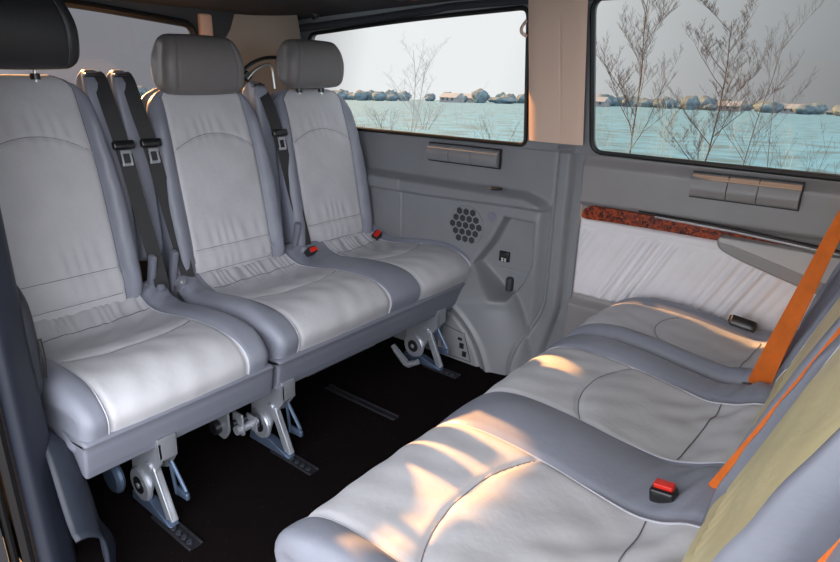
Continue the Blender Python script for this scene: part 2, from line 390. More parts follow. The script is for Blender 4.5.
BACK = [(.045,.37),(.048,.43),(.046,.50),(.040,.57),(.022,.68),(.0,.80),(-.025,.92),(-.055,1.03),(-.078,1.09),(-.108,1.122),(-.145,1.118),(-.172,1.08),(-.17,.95),(-.145,.75),(-.115,.55),(-.09,.42),(-.03,.355)]
def rec(a,z,k): return a-k*(z-.42)
def make_back(root, x0, dr, yc, w, k=0, seed=0, light='light', ws=.70, head=True, name='backrest', bol=.020, grey='grey', hlift=0, hmat='head', hs=1, f=1):
    rs = np.random.RandomState(seed); ph = rs.rand(8)*6; zt = 1.122
    back = bpy.data.objects.new(name,None)
    def hw(z):
        h = w*(1-.12*S((z-.72)/.38)-.05*S((.50-z)/.08)); r = .085
        q = np.clip((z-(zt-r))/r,0,1); return h-r*(1-np.sqrt(1-np.minimum(q,.995)**2))*.9
    def sw(z): return w*(ws-.04*S((z-.8)/.3)+.02*S((.6-z)/.15))
    def knots(a,z):
        h = hw(z); s_ = np.minimum(sw(z),h-.036)
        return [yc-h,yc-s_,yc+s_,yc+h]
    def disp(A,Y,Z,n):
        f = np.clip(n[:,0],0,1)[None,:]*np.ones_like(Y); u = (Y-yc)/sw(Z); au = np.abs(u); h = hw(Z)
        c = au<=1
        ac = .962-.052*au**2                              # arch seam
        d = -.010*(1-u**2)*0
        d = d + .007*np.exp(-((Z-.83)/.12)**2)*(1-np.clip(au,0,1)**4)
        d = d - .0055*np.exp(-((Z-ac)/.006)**2) - .005*np.exp(-((Z-.563)/.005)**2) - .006*np.exp(-((Z-.478)/.006)**2)
        d = d + .006*np.exp(-((Z-.52)/.03)**2) - .006*np.exp(-((1-au)*sw(Z)/.006)**2)
        d = d + (1-np.clip(au,0,1)**6)*.0022*np.sin(Y*150+2*np.sin(Y*30+ph[0])+Z*20)*(np.exp(-((Z-ac-.02)/.035)**2)+np.exp(-((Z-.60)/.04)**2)+.8*np.exp(-((Z-.50)/.03)**2))
        d = d + (1-np.clip(au,0,1)**6)*.0018*np.sin(Z*40+ph[1])*np.sin(Y*30+ph[2])
        v = np.clip((au*sw(Z)-sw(Z))/(h-sw(Z)+1e-6),0,1)
        e = bol*np.sin(PI*np.clip(v*.85,0,1))*(1-S((Z-.98)/.12))*(1-.4*S((.52-Z)/.1)) - .006*np.exp(-(v/.12)**2)
        e = e + .0012*np.sin(Z*70+ph[3])*np.sin(Y*50)
        return np.where(c,d,e)*S(f*1.6)
    P = [(rec(a,z,k),z) for a,z in BACK]
    L = Loft(P,knots,.034,lambda a,y,z:(x0+dr*a,y,.42+(z-.42)*f),disp)
    zq = lambda z: .42+(z-.42)*f
    parts = L.build({0:('b0','backrest_bolster',M[grey]),1:('c','backrest_panel',M[light]),2:('b2','backrest_bolster',M[grey])},root)
    bk = parts['c']; sm = MB(); pm = MB()
    vis = runs(L.tsel(lambda a,z,n: n[0]>.15 and z>.40),L.T)
    for i in (1,2):
        row = L.knot_row[i]; MB().tube([L.P[row,t]+L.N[row,t]*.0005 for t in vis][::2],.0016,6).build('piping',M['seam' if light=='light' else 'pipe'],root)
    us = np.linspace(-.94,.94,36)
    MB().tube([L.at(yc+q*sw(np.array(.93)),L.t_front(.962-.052*q*q),.0002) for q in us],.0011,5).build('seam',M['seam'],root)
    for z in (.563,.478): MB().tube([L.at(yc+q*sw(np.array(z)),L.t_front(z),.0002) for q in us],.0011,5).build('seam',M['seam'],root)
    if head:
        hx = rec(-.083,1.215,k); hz = 1.212+hlift; W = .149*hs; H = .088
        HP = [(.050,-.060),(.058,-.01),(.052,.045),(.030,.078),(-.005,.088),(-.038,.078),(-.058,.04),(-.060,-.02),(-.048,-.068),(-.01,-.088),(.03,-.083)]
        HP = [(hx+a*hs,hz+z*hs) for a,z in HP]; H = H*hs
        def kn(a,z):
            u = (z-hz)/H; h = W*(1-.10*S((u+.1)/1.1)-.02*np.abs(u)**3); return [yc-h,yc-h+.042,yc+h-.042,yc+h]
        def hd(A,Y,Z,n):
            f = np.clip(n[:,0]+.3,0,1)[None,:]; d = np.zeros_like(Y)
            hh = W*(1-.10*S(((Z-hz)/H+.1)/1.1))-.042
            return d-.004*np.exp(-((np.abs(Y-yc)-hh)/.004)**2)*f+.006*(1-((Y-yc)/W)**2)
        H_ = Loft(HP,kn,.036,lambda a,y,z:(x0+dr*a,y,z),hd,re=8)
        hr = H_.build({0:('h','headrest',M[hmat]),1:('h','headrest',M[hmat]),2:('h','headrest',M[hmat])},root)['h']
        s2 = MB(); v2 = runs(H_.tsel(lambda a,z,n: n[0]>-.3 and n[1]>-.8),H_.T)
        for i in (1,2): MB().tube([H_.P[H_.knot_row[i],t] for t in v2][::2],.0013,5).build('headrest_seam',M['seam'],hr)
        for s_ in (-1,1):
            mb = MB(); mb.cyl((x0+dr*(hx-.012),yc+s_*.062,zq(1.08)),(x0+dr*(hx-.005),yc+s_*.062,1.16+hlift),.0065,12)
            mb.build('headrest_post',M['chrome'],hr)
            mb = MB(); mb.cyl((x0+dr*(hx-.012),yc+s_*.062,zq(1.112)),(x0+dr*(hx-.012),yc+s_*.062,zq(1.112)+.018),.014,16)
            mb.build('post_collar',M['blackp'],hr)
    return L
def make_tower(root, x0, dr, yc, w, ztop, k=0, m='grey'):
    P = [(-.04,.56),(-.035,.70),(-.048,.90),(-.062,1.04),(-.080,1.13),(-.102,ztop-.018),(-.125,ztop),(-.155,ztop-.012),(-.175,1.08),(-.165,.9),(-.14,.65),(-.12,.54)]
    P = [(rec(a,z,k),z) for a,z in P]
    def kn(a,z):
        q = np.clip((z-(ztop-.06))/.06,0,1); h = w/2-.014*q*q; return [yc-h,yc+h]
    L = Loft(P,kn,.016,lambda a,y,z:(x0+dr*a,y,z),None,ds=.012,dy=.012)
    o = L.build({0:('t','belt_tower',M[m])},root)['t']
    mb = MB(); a = rec(-.102,ztop-.018,k); mb.box((x0+dr*(a+.002),yc,ztop-.016),(.022,w*.72,.012),bev=.004)
    mb.build('belt_slot',M['blackp'],o)
def disc_y(mb, x, z, y0, y1, r, n=32, bev=.004): mb.cyl((x,y0,z),(x,y1,z),r,n,bev)
def make_leg(root, y, x=-1.50, dr=1, hubsign=-1, link=True, pad='bluemetal'):
    """steel mounting foot: side plate, round hub, slanting lock bar, loop and rail shoe"""
    X = lambda a: x+dr*a
    mb = MB()
    mb.prism(rounded([(X(-.02),.270),(X(.125),.270),(X(.125),.20),(X(.085),.150),(X(.052),.085),(X(.03),.035),(X(-.03),.028),(X(-.055),.07),(X(-.045),.13)],.012,3),'xz',y-.004,y+.004)
    mb.prism(rounded([(X(.005),.270),(X(.125),.270),(X(.12),.205),(X(.07),.14),(X(.02),.12)],.010,3),'xz',y+.042,y+.05)
    mb.box((X(.122),y+.022,.238),(.006,.052,.066),bev=.002)
    leg = mb.build('leg',M['metal'],root,bevel=.0015)
    mb = MB(); disc_y(mb,X(0),.078,y-.014,y+.002,.052); mb.build('hub_plate',M['metal'],leg)
    mb = MB(); disc_y(mb,X(0),.078,y-.017,y-.012,.027,24,.001); mb.build('hub_bush',M['blackp'],leg)
    mb = MB(); disc_y(mb,X(0),.078,y-.019,y-.014,.009,16,.001); mb.build('hub_bolt',M['metal'],leg)
    mb = MB()
    d = Vector((X(.135),0,.012))-Vector((X(.065),0,.168)); ang = math.atan2(d.z,d.x); R = Matrix.Rotation(-ang,3,'Y')
    mb.box(((X(.135)+X(.065))/2,y+.008,.09),(d.length,.020,.022),rot=R,bev=.004)
    mb.box(((X(.135)+X(.065))/2+dr*.004,y-.004,.095),(d.length*.9,.006,.030),rot=R,bev=.002)
    mb.cyl((X(.065),y-.010,.166),(X(.065),y+.022,.166),.014,16,.002)
    mb.build('lock_bar',M['metal'],leg)
    mb = MB()
    lp = [(X(.085),y+.045,.170),(X(.135),y+.052,.085),(X(.130),y+.056,.055),(X(.085),y+.05,.055),(X(.080),y+.045,.165)]
    mb.tube([lp[0],lp[1]],.0055,8); mb.tube([lp[1],lp[2],lp[3],lp[4]],.0055,8)
    mb.box((X(.110),y+.054,.066),(.060,.012,.022),bev=.004)
    mb.build('release_loop',M[pad],leg)
    mb = MB(); mb.prism([(X(-.06),.004),(X(.135),.004),(X(.150),.010),(X(.05),.042),(X(-.05),.036)],'xz',y-.013,y+.016)
    mb.build('rail_shoe',M['bluemetal'],leg,bevel=.002)
    if link:
        mb = MB(); mb.box((X(.012),y+hubsign*.045,.105),(.05,.006,.055),bev=.002); mb.cyl((X(.0),y+hubsign*.02,.095),(X(.0),y+hubsign*.10,.095),.016,16)
        mb.build('link_bar',M['metal'],leg)
    return leg

def ribbon(mb, pts, wv, w, th=.0016):
    pts = [Vector(p) for p in pts]; V = []; F = []
    for i,p in enumerate(pts):
        d = (pts[min(i+1,len(pts)-1)]-pts[max(i-1,0)]).normalized()
        a = Vector(wv[i] if isinstance(wv,list) else wv); a = (a-d*a.dot(d)).normalized(); n = d.cross(a).normalized()
        ww = w[i] if hasattr(w,'__len__') else w
        V += [p-a*ww/2-n*th/2,p+a*ww/2-n*th/2,p+a*ww/2+n*th/2,p-a*ww/2+n*th/2]
    for i in range(len(pts)-1):
        for k in range(4): F.append((4*i+k,4*i+(k+1)%4,4*i+4+(k+1)%4,4*i+4+k))
    F.append((0,1,2,3)); F.append((4*len(pts)-4,4*len(pts)-1,4*len(pts)-2,4*len(pts)-3))
    mb.add(V,F)
def path3(P, n=10):
    P = np.array(P,float); return [Vector(p) for p in catmull(P, ds=.015, closed=False)]

XR, XF = -1.995, -.125
XB = -.098; XC = -1.982
# ---- rear single seat (nearest the door)
rs_ = empty('passenger_seat',(XR+.3,.73,0),'grey leather single seat at the left of the rear row, headrest painted dark with shade, beside the doorway','seat')
make_cushion(rs_,XC,1,[(.452,.530,'b'),(.530,.925,'c'),(.925,1.022,'b')],seed=1)
make_base(rs_,XC,1,.466,1.012)
make_back(rs_,XR,1,.700,.238,seed=2,hlift=.084,hmat='shadehead',hs=1.22,f=1.062)
make_tower(rs_,XR,1,.935,.078,1.185)
make_leg(rs_,.64,link=False)
mb = MB(); mb.prism(rounded([(-1.60,.27),(-1.50,.27),(-1.50,.10),(-1.53,.06),(-1.60,.07)],.015,3),'xz',.925,.932); hb = mb.build('leg',M['metal'],rs_,bevel=.0015)
mb = MB(); mb.cyl((-1.56,.905,.10),(-1.56,.95,.10),.024,20,.003); mb.cyl((-1.52,.95,.11),(-1.52,1.02,.11),.012,12); mb.build('hub_bush',M['blackp'],hb)
mb = MB(); mb.prism(rounded([(-1.535,.150),(-1.485,.150),(-1.48,.075),(-1.54,.065)],.01,3),'xz',.965,.972); mb.build('link_plate',M['metal'],hb,bevel=.0015)
mb = MB(); mb.cyl((-1.56,.575,.10),(-1.56,.60,.10),.05,28,.008); mb.build('round_cover',M['bluemetal'],rs_)
# ---- rear double bench
rb = empty('bench_seat',(XR+.3,1.55,0),'pale leather double seat in the rear row, from the middle to the far side wall','seat')
make_cushion(rb,XC,1,[(1.030,1.125,'b'),(1.125,1.550,'c'),(1.550,1.735,'b'),(1.735,2.070,'c'),(2.070,2.135,'b')],seed=3,zt=.012)
make_base(rb,XC,1,1.042,2.07,notch=(1.18,1.52))
make_back(rb,XR,1,1.305,.243,seed=4,hs=1.10,hlift=-.006,f=1.015)
make_back(rb,XR,1,1.838,.240,seed=5,hs=1.04,hlift=.008,f=.99)
make_tower(rb,XR,1,1.028,.078,1.185)
make_tower(rb,XR,1,1.570,.072,1.150)
make_leg(rb,1.05); make_leg(rb,1.86,hubsign=1)
mb = MB(); mb.tube([(-1.575,1.80,.075),(-1.555,1.80,.055),(-1.500,1.80,.014),(-1.485,1.80,.012),(-1.44,1.81,.035)],[.011,.014,.015,.015,.012],8); mb.build('foot_hook',M['metal'],rb)
# recline levers between the seats
for (y,nm) in ((.965,0),(1.045,1),(1.60,2)):
    mb = MB(); R = Matrix.Rotation(math.radians(18),3,'Y')
    par = rs_ if nm==0 else rb
    mb.box((-1.955,y,.50),(.030,.022,.20),rot=R,bev=.008); lv = mb.build('recline_bracket',M['base'],par)
    mb = MB(); mb.box((-1.925,y+.005,.455),(.022,.026,.09),rot=Matrix.Rotation(math.radians(35),3,'Y'),bev=.008); mb.build('recline_lever',M['metal' if nm else 'base'],lv)
    mb = MB(); mb.box((-1.938,y,.545),(.014,.016,.022),bev=.003); mb.build('lever_clip',M['blackp'],lv)

# ---- front (middle row) seats, backs to the right of the picture
fb = empty('bench_seat',(XF-.3,1.07,0),'pale grey leather double seat in the foreground with sunlight painted cream into its backrests','seat')
make_cushion(fb,XF,-1,[(.500,.588,'b'),(.588,.985,'c'),(.985,1.180,'b'),(1.180,1.520,'c'),(1.520,1.640,'b')],seed=6,gathers=False)
make_base(fb,XF,-1,.512,1.62)
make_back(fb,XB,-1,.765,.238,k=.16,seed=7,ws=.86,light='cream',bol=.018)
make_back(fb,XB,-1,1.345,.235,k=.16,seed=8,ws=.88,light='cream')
make_tower(fb,XB,-1,.470,.07,1.15,k=.16)
make_tower(fb,XB,-1,1.055,.07,1.15,k=.16)
make_leg(fb,.62,x=-.62,dr=-1,link=False); make_leg(fb,1.46,x=-.62,dr=-1,link=False)
fs = empty('passenger_seat',(XF-.3,1.88,0),'pale grey leather single seat across from the rear row, beside the pleated white door panel','seat')
make_cushion(fs,XF,-1,[(1.668,1.745,'b'),(1.745,2.000,'c'),(2.000,2.075,'b')],seed=9,gathers=False)
make_base(fs,XF,-1,1.68,2.06)
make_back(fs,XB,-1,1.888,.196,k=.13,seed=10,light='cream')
make_tower(fs,XB,-1,1.640,.066,1.15,k=.13)
make_leg(fs,1.86,x=-.62,dr=-1,link=False)

# ---- seat belts
def rear_belt(ya,yb,ytop_z,label,zb=.41,ytip=None):
    r = empty('seat_belt',(-1.95,yb,zb),label,'seat belt','black belts of the rear row')
    pts = path3([(-2.112,ya,ytop_z-.008),(-2.085,ya+.002,ytop_z-.03),(-2.045,ya+.004,1.06),(-2.012,ya+(yb-ya)*.35,.93),(-1.975,ya+(yb-ya)*.7,.72),(-1.935,yb,.52),(-1.925,yb+.004,zb)])
    mb = MB(); ribbon(mb,pts,(0.25,1,0),.047); mb.build('webbing',M['belt'],r)
    y = ya+(yb-ya)*.33; R = Matrix.Rotation(math.radians(-14),3,'Y')
    mb = MB(); mb.box((-2.008,y,.955),(.020,.072,.028),rot=R,bev=.007); mb.build('tongue_grip',M['blackp'],r)
    mb = MB()
    for (dy,dz,w,h) in ((-.014,.915,.006,.05),(.014,.915,.006,.05),(0,.934,.034,.012),(0,.893,.034,.010)): mb.box((-1.996,y+dy,dz),(.004,w,h),rot=R,bev=.001)
    mb.build('metal_tongue',M['metal'],r)
rear_belt(.945,.985,1.185,'black seat belt, leftmost of the hanging three, beside the single rear seat')
rear_belt(1.035,1.085,1.185,'black seat belt at the left edge of the middle rear backrest, metal tongue hanging')
rear_belt(1.573,1.640,1.150,'black seat belt between the middle and far rear backrests, beside the far headrest')
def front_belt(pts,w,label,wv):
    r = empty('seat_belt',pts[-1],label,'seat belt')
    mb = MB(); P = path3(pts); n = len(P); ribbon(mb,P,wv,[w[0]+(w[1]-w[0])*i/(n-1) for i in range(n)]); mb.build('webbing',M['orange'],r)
    mb = MB(); p = Vector(pts[-1]); mb.box((p.x,p.y,p.z-.006),(.06,.05,.022),rot=Matrix.Rotation(.5,3,'Z'),bev=.005); mb.build('belt_anchor',M['blackp'],r)
front_belt([(-.03,1.640,1.10),(-.055,1.640,1.03),(-.092,1.640,.90),(-.128,1.640,.72),(-.160,1.640,.56),(-.182,1.645,.438)],(.022,.072),'seat belt painted sunlit orange between the middle and far foreground backrests, upper of the two long straps',(.75,-.66,0))
front_belt([(.075,1.050,1.10),(.045,1.050,1.03),(.000,1.050,.88),(-.048,1.050,.74),(-.112,1.056,.56),(-.150,1.066,.455)],(.036,.055),'seat belt painted sunlit orange between the two foreground backrests, nearest red buckle',(.75,-.66,0))
front_belt([(.12,.470,1.10),(.085,.470,1.03),(.036,.470,.88),(-.01,.470,.74),(-.06,.470,.56),(-.09,.472,.455)],(.034,.040),'seat belt painted sunlit orange at the bottom right corner, outside the nearest backrest',(.75,-.66,0))
def buckle(loc, rot, label, red=True, s=1):
    r = empty('belt_buckle',loc,label,'buckle'); R = rot
    def put(nm,c,d,mm,bev):
        mb = MB(); c = R@Vector(c); mb.box((loc[0]+c.x*s,loc[1]+c.y*s,loc[2]+c.z*s),tuple(q*s for q in d),rot=R,bev=bev*s); return mb.build(nm,M[mm],r)
    put('housing',(0,0,0),(.034,.046,.075),'blackp',.006)
    if red: put('release_button',(.003,0,.040),(.022,.036,.012),'red',.003)
    else: put('release_button',(.003,0,.040),(.022,.036,.008),'dark',.003)
buckle((-.222,1.035,.432),Matrix.Rotation(-.12,3,'Y')@Matrix.Rotation(PI/2,3,'Z'),'red buttoned belt buckle sunk between the two foreground seat cushions')
buckle((-1.905,2.055,.445),Matrix.Rotation(.55,3,'X')@Matrix.Rotation(.5,3,'Y'),'red buttoned buckle at the rear corner of the far rear cushion, against the side wall')
buckle((-1.870,1.612,.478),Matrix.Rotation(.9,3,'Y')@Matrix.Rotation(.2,3,'X'),'red buttoned buckle between the two cushions of the rear double seat',s=.85)
buckle((-.300,2.030,.462),Matrix.Rotation(-1.45,3,'Y')@Matrix.Rotation(.5,3,'Z'),'plain black buckle lying on the foreground single seat under the pleated panel',red=False,s=1.0)

# ------------------------------------------------------------------ van shell
YW = 2.12
def grid_obj(name, xs, zs, fy, m, parent=None, mask=None, flip=False, **kw):
    X,Z = np.meshgrid(xs,zs,indexing='ij'); Y = fy(X,Z); nx,nz = X.shape
    V = np.stack([X,Y,Z],-1).reshape(-1,3); idx = np.arange(nx*nz).reshape(nx,nz)
    a,b,c,d = idx[:-1,:-1],idx[1:,:-1],idx[1:,1:],idx[:-1,1:]
    F = np.stack([a,b,c,d],-1).reshape(-1,4)
    if mask is not None:
        k = mask((X[:-1,:-1]+X[1:,1:])/2,(Z[:-1,:-1]+Z[1:,1:])/2).reshape(-1); F = F[k]
    return mesh_obj(name,V,F,m,parent,fix=False,**kw)
def sd_poly(X,Z,poly):
    """signed distance, negative inside"""
    d = np.full(X.shape,1e9); s = np.ones(X.shape); N = len(poly); j = N-1
    for i in range(N):
        ax,az = poly[i]; bx,bz = poly[j]; ex,ez = bx-ax,bz-az; wx,wz = X-ax,Z-az
        t = np.clip((wx*ex+wz*ez)/(ex*ex+ez*ez),0,1); d = np.minimum(d,(wx-ex*t)**2+(wz-ez*t)**2)
        c1 = Z>=az; c2 = Z<bz; c3 = ex*wz>ez*wx
        s = np.where((c1&c2&c3)|(~c1&~c2&~c3),-s,s); j = i
    return s*np.sqrt(d)
PKT = [(-1.235,.652),(-1.095,.648),(-1.088,.475),(-1.122,.385),(-1.170,.318),(-1.225,.316),(-1.370,.43),(-1.29,.54)]
def relief(X,Z):
    h = np.zeros_like(X)
    endr = S((-1.035-X)/.05)                                    # ledge dies away toward the pillar
    ztop = .765-.030*S((X+1.16)/.13)
    led = S((ztop-Z)/.035)
    h += .050*led*endr
    zu = .688+.014*S((X+1.7)/.6)
    h -= .022*S((zu-Z)/.012)*endr
    h -= .008*np.exp(-((Z-zu+.004)/.004)**2)*endr*S((X+1.78)/.01)
    h -= .008*np.exp(-((X+1.78)/.004)**2)*S((.74-Z)/.01)
    # pocket
    sd = sd_poly(X,Z,PKT)
    h += .005*np.exp(-((sd-.012)/.02)**2)
    h -= .052*S((.000-sd)/.012)
    h -= .003*np.exp(-((Z-.415+.02*(X+1.2))/.003)**2)*(sd<-.02)
    # B pillar rib, bending toward the wheel arch below
    bend = .085*S((.36-Z)/.32)
    c1 = -1.028-bend; c2 = -.962-bend*.75
    h += .030*S((X-c1+.012)/.03)*S((c2+.012-X)/.03)
    h -= .010*np.exp(-((X-c1+.006)/.005)**2)
    h -= .012*np.exp(-((X-c2-.004)/.004)**2)
    # wheel arch
    r = np.sqrt((X+1.72)**2+(Z+.02)**2)
    arch = np.sqrt(1-np.clip((r-.47)/.205,0,1)**2)
    h += .105*arch*S((.46-Z+.25*(X+1.37))/.20)*S((sd+.012)/.02)
    r2 = np.sqrt((X+1.60)**2+(Z+.10)**2)
    st = S((.395-r2)/.02)
    h += -.006*st+.012*np.exp(-((r2-.405)/.012)**2)-.012*np.exp(-((r2-.36)/.006)**2)*(r2>.3)
    # window sill lip
    h += .020*S((Z-.925)/.02)
    return h
d0 = grid_obj('wall_far',np.arange(-2.62,-.920,.0045),np.concatenate([np.arange(-.02,.95,.0045)]),lambda X,Z: YW-relief(X,Z),M['plastic']); d0['kind'] = 'structure'
def yw(x,z): return float(YW-relief(np.array([[x]]),np.array([[z]]))[0,0])
def lean(z): return YW-.02-.16*max(0,z-.94)
mb = MB(); mb.box((-.85,2.17,.44),(3.6,.02,.92)); mb.build('body_skin',M['wall_out'],d0,smooth=False)
# door part of the far wall (x > -.93)
def drelief(X,Z):
    h = np.zeros_like(X)+.0
    h -= .012*np.exp(-((X+.928)/.004)**2)
    h += .020*S((Z-.925)/.02)
    h += .020*S((Z-.74)/.02)*S((.93-Z)/.05)
    h += .03*S((.38-Z)/.03)
    h -= .008*np.exp(-((Z-.395)/.004)**2)
    return h
d1 = grid_obj('door_1',np.concatenate([np.arange(-.9295,-.9,.003),np.arange(-.9,.9,.02)]),np.arange(-.02,.95,.006),lambda X,Z: YW-drelief(X,Z),M['plastic_w']); d1['kind'] = 'structure'

# upper far wall with the two window openings
def poly_with_holes(name, outer, holes, th, m, tf, parent=None):
    cu = bpy.data.curves.new(name,'CURVE'); cu.dimensions = '2D'; cu.fill_mode = 'BOTH'; cu.extrude = th/2
    for pl in [outer]+holes:
        sp = cu.splines.new('POLY'); sp.points.add(len(pl)-1); sp.use_cyclic_u = True
        for i,p in enumerate(pl): sp.points[i].co = (p[0],p[1],0,1)
    o = bpy.data.objects.new(name,cu); COL.objects.link(o)
    dg = bpy.context.evaluated_depsgraph_get(); me = bpy.data.meshes.new_from_object(o.evaluated_get(dg))
    bpy.data.objects.remove(o); V = [tf(v.co.x,v.co.y,v.co.z) for v in me.vertices]; F = [list(p.vertices) for p in me.polygons]
    bpy.data.meshes.remove(me)
    return mesh_obj(name,V,F,m,parent,smooth=False)
W1 = rounded([(-2.30,.938),(-1.165,.940),(-1.148,1.418),(-1.70,1.396),(-2.31,1.352)],[.03,.03,.035,.3,.05],8)
W2 = rounded([(-.897,.940),(.72,.925),(.72,1.435),(-.915,1.435)],[.045,.045,.045,.045],8)
tfw = lambda x,z,w: (x,YW-.004-.17*(z-.94)+w,z)
o = poly_with_holes('wall_far',[(-2.62,.930),(.9,.930),(.9,1.52),(-2.62,1.52)],[W1,W2],.03,M['plastic'],tfw); o['kind'] = 'structure'
def window(name, hole, gm, offs=.0):
    n = len(hole)
    g = mesh_obj(name,[tfw(x,z,.012) for x,z in hole],[list(range(n))],M[gm],None,smooth=False,fix=False); g['kind'] = 'structure'
    mb = MB(); P = [tfw(x,z,-.017) for x,z in hole]; P = P+P[:2]; mb.tube(P,.0085,8,cap=False); mb.build('window_seal',M['black'],g)
    return g
window('window_1',W1,'glass_l'); window('window_2',W2,'glass_r')
# beige pillar trim between the windows, with its fine seam
def pil(X,Z):
    u = (X+1.030)/.118; return YW-.030-.17*(Z-.94)-.022*(1-np.clip(np.abs(u),0,1)**4)+.004*np.exp(-((X+1.005+.02*(Z-1))/.0025)**2)*((Z<1.38)&(Z>.99))
p = grid_obj('trim_1',np.arange(-1.142,-.922,.003),np.arange(.962,1.475,.01),pil,M['beige']); p['kind'] = 'structure'
mb = MB(); mb.tube(path3([(-1.146,2.035,1.385),(-1.152,2.022,1.378),(-1.165,2.008,1.352),(-1.160,2.005,1.335),(-1.15,2.02,1.325)]),[.007]*5 if 0 else .006,8)
tag(mb.build('coat_hook',M['beige']),'small beige coat hook on the pillar between the two side windows','hook')
# ceiling
def cz(X,Y):
    z = 1.490-.055*np.clip((-1.0-X)/1.6,0,1)**1.6
    z = z-.045*np.clip((Y-1.80)/.26,0,1)**2-.05*np.clip((.62-Y)/.26,0,1)**2
    return z
xs = np.arange(-2.62,.92,.03); ys = np.arange(.36,2.13,.03)
X,Y = np.meshgrid(xs,ys,indexing='ij'); Z = cz(X,Y); idx = np.arange(X.size).reshape(X.shape)
F = np.stack([idx[:-1,:-1],idx[:-1,1:],idx[1:,1:],idx[1:,:-1]],-1).reshape(-1,4)
c = mesh_obj('ceiling',np.stack([X,Y,Z],-1).reshape(-1,3),F,M['ceil'],fix=False); c['kind'] = 'structure'
md = c.modifiers.new('thick','SOLIDIFY'); md.thickness = .03; md.offset = 1 if 0 else -1
# header strip over the far windows
mb = MB(); P1 = [(-2.60,1.99,1.362),(-2.0,2.018,1.398),(-1.6,2.022,1.425),(-1.2,2.024,1.440),(.9,2.024,1.448)]
mb.tube(path3(P1),.016,8); o = mb.build('trim_2',M['ceil']); o['kind'] = 'structure'
CX, CY = -2.215, 1.995
mb = MB(); mb.box((-1.62,1.93,1.466),(.13,.05,.016),bev=.006); r = mb.build('reading_lamp',M['dark']); tag(r,'small reading lamp in the headliner above the left side window','lamp')
mb = MB(); mb.box((-1.585,1.928,1.457),(.05,.035,.004),bev=.001); mb.build('lamp_lens',M['orange'],r)
mb = MB(); mb.cyl((CX,CY,1.447),(CX,CY,1.422),.022,20,.003); r = mb.build('headliner_clip',M['dark']); tag(r,'dark oval clip in the headliner above the far rear headrest','clip')
mb = MB(); mb.tube(path3([(CX-.015,CY,1.423),(CX,CY-.015,1.410),(CX+.015,CY,1.423)]),.004,8); mb.build('clip_hook',M['blackp'],r)

# rear wall with tailgate window
WB = rounded([(.50,.98),(1.60,.98),(1.585,1.372),(1.05,1.418),(.50,1.42)],[.04,.04,.05,.2,.04],8)
tfb = lambda y,z,w: (-2.60+w+.10*(z-1),y,z)
o = poly_with_holes('wall_rear',[(.36,-.02),(2.13,-.02),(2.13,1.50),(.36,1.50)],[WB],.03,M['dark'],tfb); o['kind'] = 'structure'
g = mesh_obj('window_3',[tfb(y,z,-.012) for y,z in WB],[list(range(len(WB)))],M['glass_b'],None,smooth=False,fix=False); g['kind'] = 'structure'
mb = MB(); P = [tfb(y,z,.02) for y,z in WB]; P += P[:2]; mb.tube(P,.016,8,cap=False); mb.build('window_seal',M['black'],g)
# rear corner pillar in pale trim
def corner(T,Z):   # T 0..1 around the corner
    return T
n = 14; V = []; zs = np.linspace(.95,1.43,10)
for i in range(n):
    t = i/(n-1); a = t*PI/2
    for z in zs: V.append((-2.30-.255*math.sin(a)**.9, 1.70+.335*math.cos(a)**.9-.17*(z-1)*math.cos(a), z))
F = [(i*10+j,(i+1)*10+j,(i+1)*10+j+1,i*10+j+1) for i in range(n-1) for j in range(9)]
o = mesh_obj('trim_3',V,F,M['palegrey'],fix=False); o['kind'] = 'structure'
mb = MB(); mb.box((-2.545,1.645,1.19),(.03,.065,.46),bev=.01); o = mb.build('trim_4',M['beige']); o['kind'] = 'structure'
# arc handles behind the seats
h = empty('grab_bar',(-2.20,1.62,1.10),'black and steel curved bar rising behind the middle and far rear backrests','bar')
mb = MB(); mb.tube(path3([(-2.17,1.54,1.17),(-2.17,1.59,1.212),(-2.17,1.66,1.238),(-2.17,1.74,1.245)]),.007,10); mb.build('bar',M['blackp'],h)
mb = MB(); mb.tube(path3([(-2.15,1.56,1.158),(-2.15,1.60,1.192),(-2.15,1.66,1.215),(-2.15,1.685,1.20),(-2.15,1.695,1.12)]),.005,10); mb.build('wire',M['chrome'],h)
mb = MB(); mb.box((-2.16,1.565,1.168),(.02,.03,.035),rot=Matrix.Rotation(.7,3,'X'),bev=.003); mb.build('mount',M['blackp'],h)

# floor
mb = MB(); mb.box((-.85,1.235,-.02),(3.54,1.79,.04)); o = mb.build('floor',M['carpet'],smooth=False); o['kind'] = 'structure'
# rails
def rail(x0,x1,y,label,teeth=True,w=.034):
    r = empty('floor_rail',((x0+x1)/2,y,0),label,'rail','seat rails in the carpet')
    mb = MB()
    for s_ in (-1,1): mb.box(((x0+x1)/2,y+s_*w/2,.0025),(x1-x0,.007,.009),bev=.002)
    mb.box(((x0+x1)/2,y,.001),(x1-x0,w,.003)); mb.build('channel',M['rail'],r)
    if teeth:
        mb = MB(); n = int((x1-x0)/.026)
        for i in range(n):
            mb.cyl((x0+.015+i*.026,y-.006,.002),(x0+.015+i*.026,y-.006,.010),.008,12)
        mb.build('locking_teeth',M['dark'],r)
rail(-1.44,-1.245,.640,'notched black rail below the single rear seat, nearest the doorway')
rail(-1.44,-1.245,1.052,'notched black rail under the middle leg of the rear row')
rail(-1.62,-1.255,1.455,'long plain black floor rail under the middle of the rear double seat',teeth=False,w=.026)
rail(-1.44,-1.27,1.862,'notched black rail at the far leg next to the wheel arch cover')

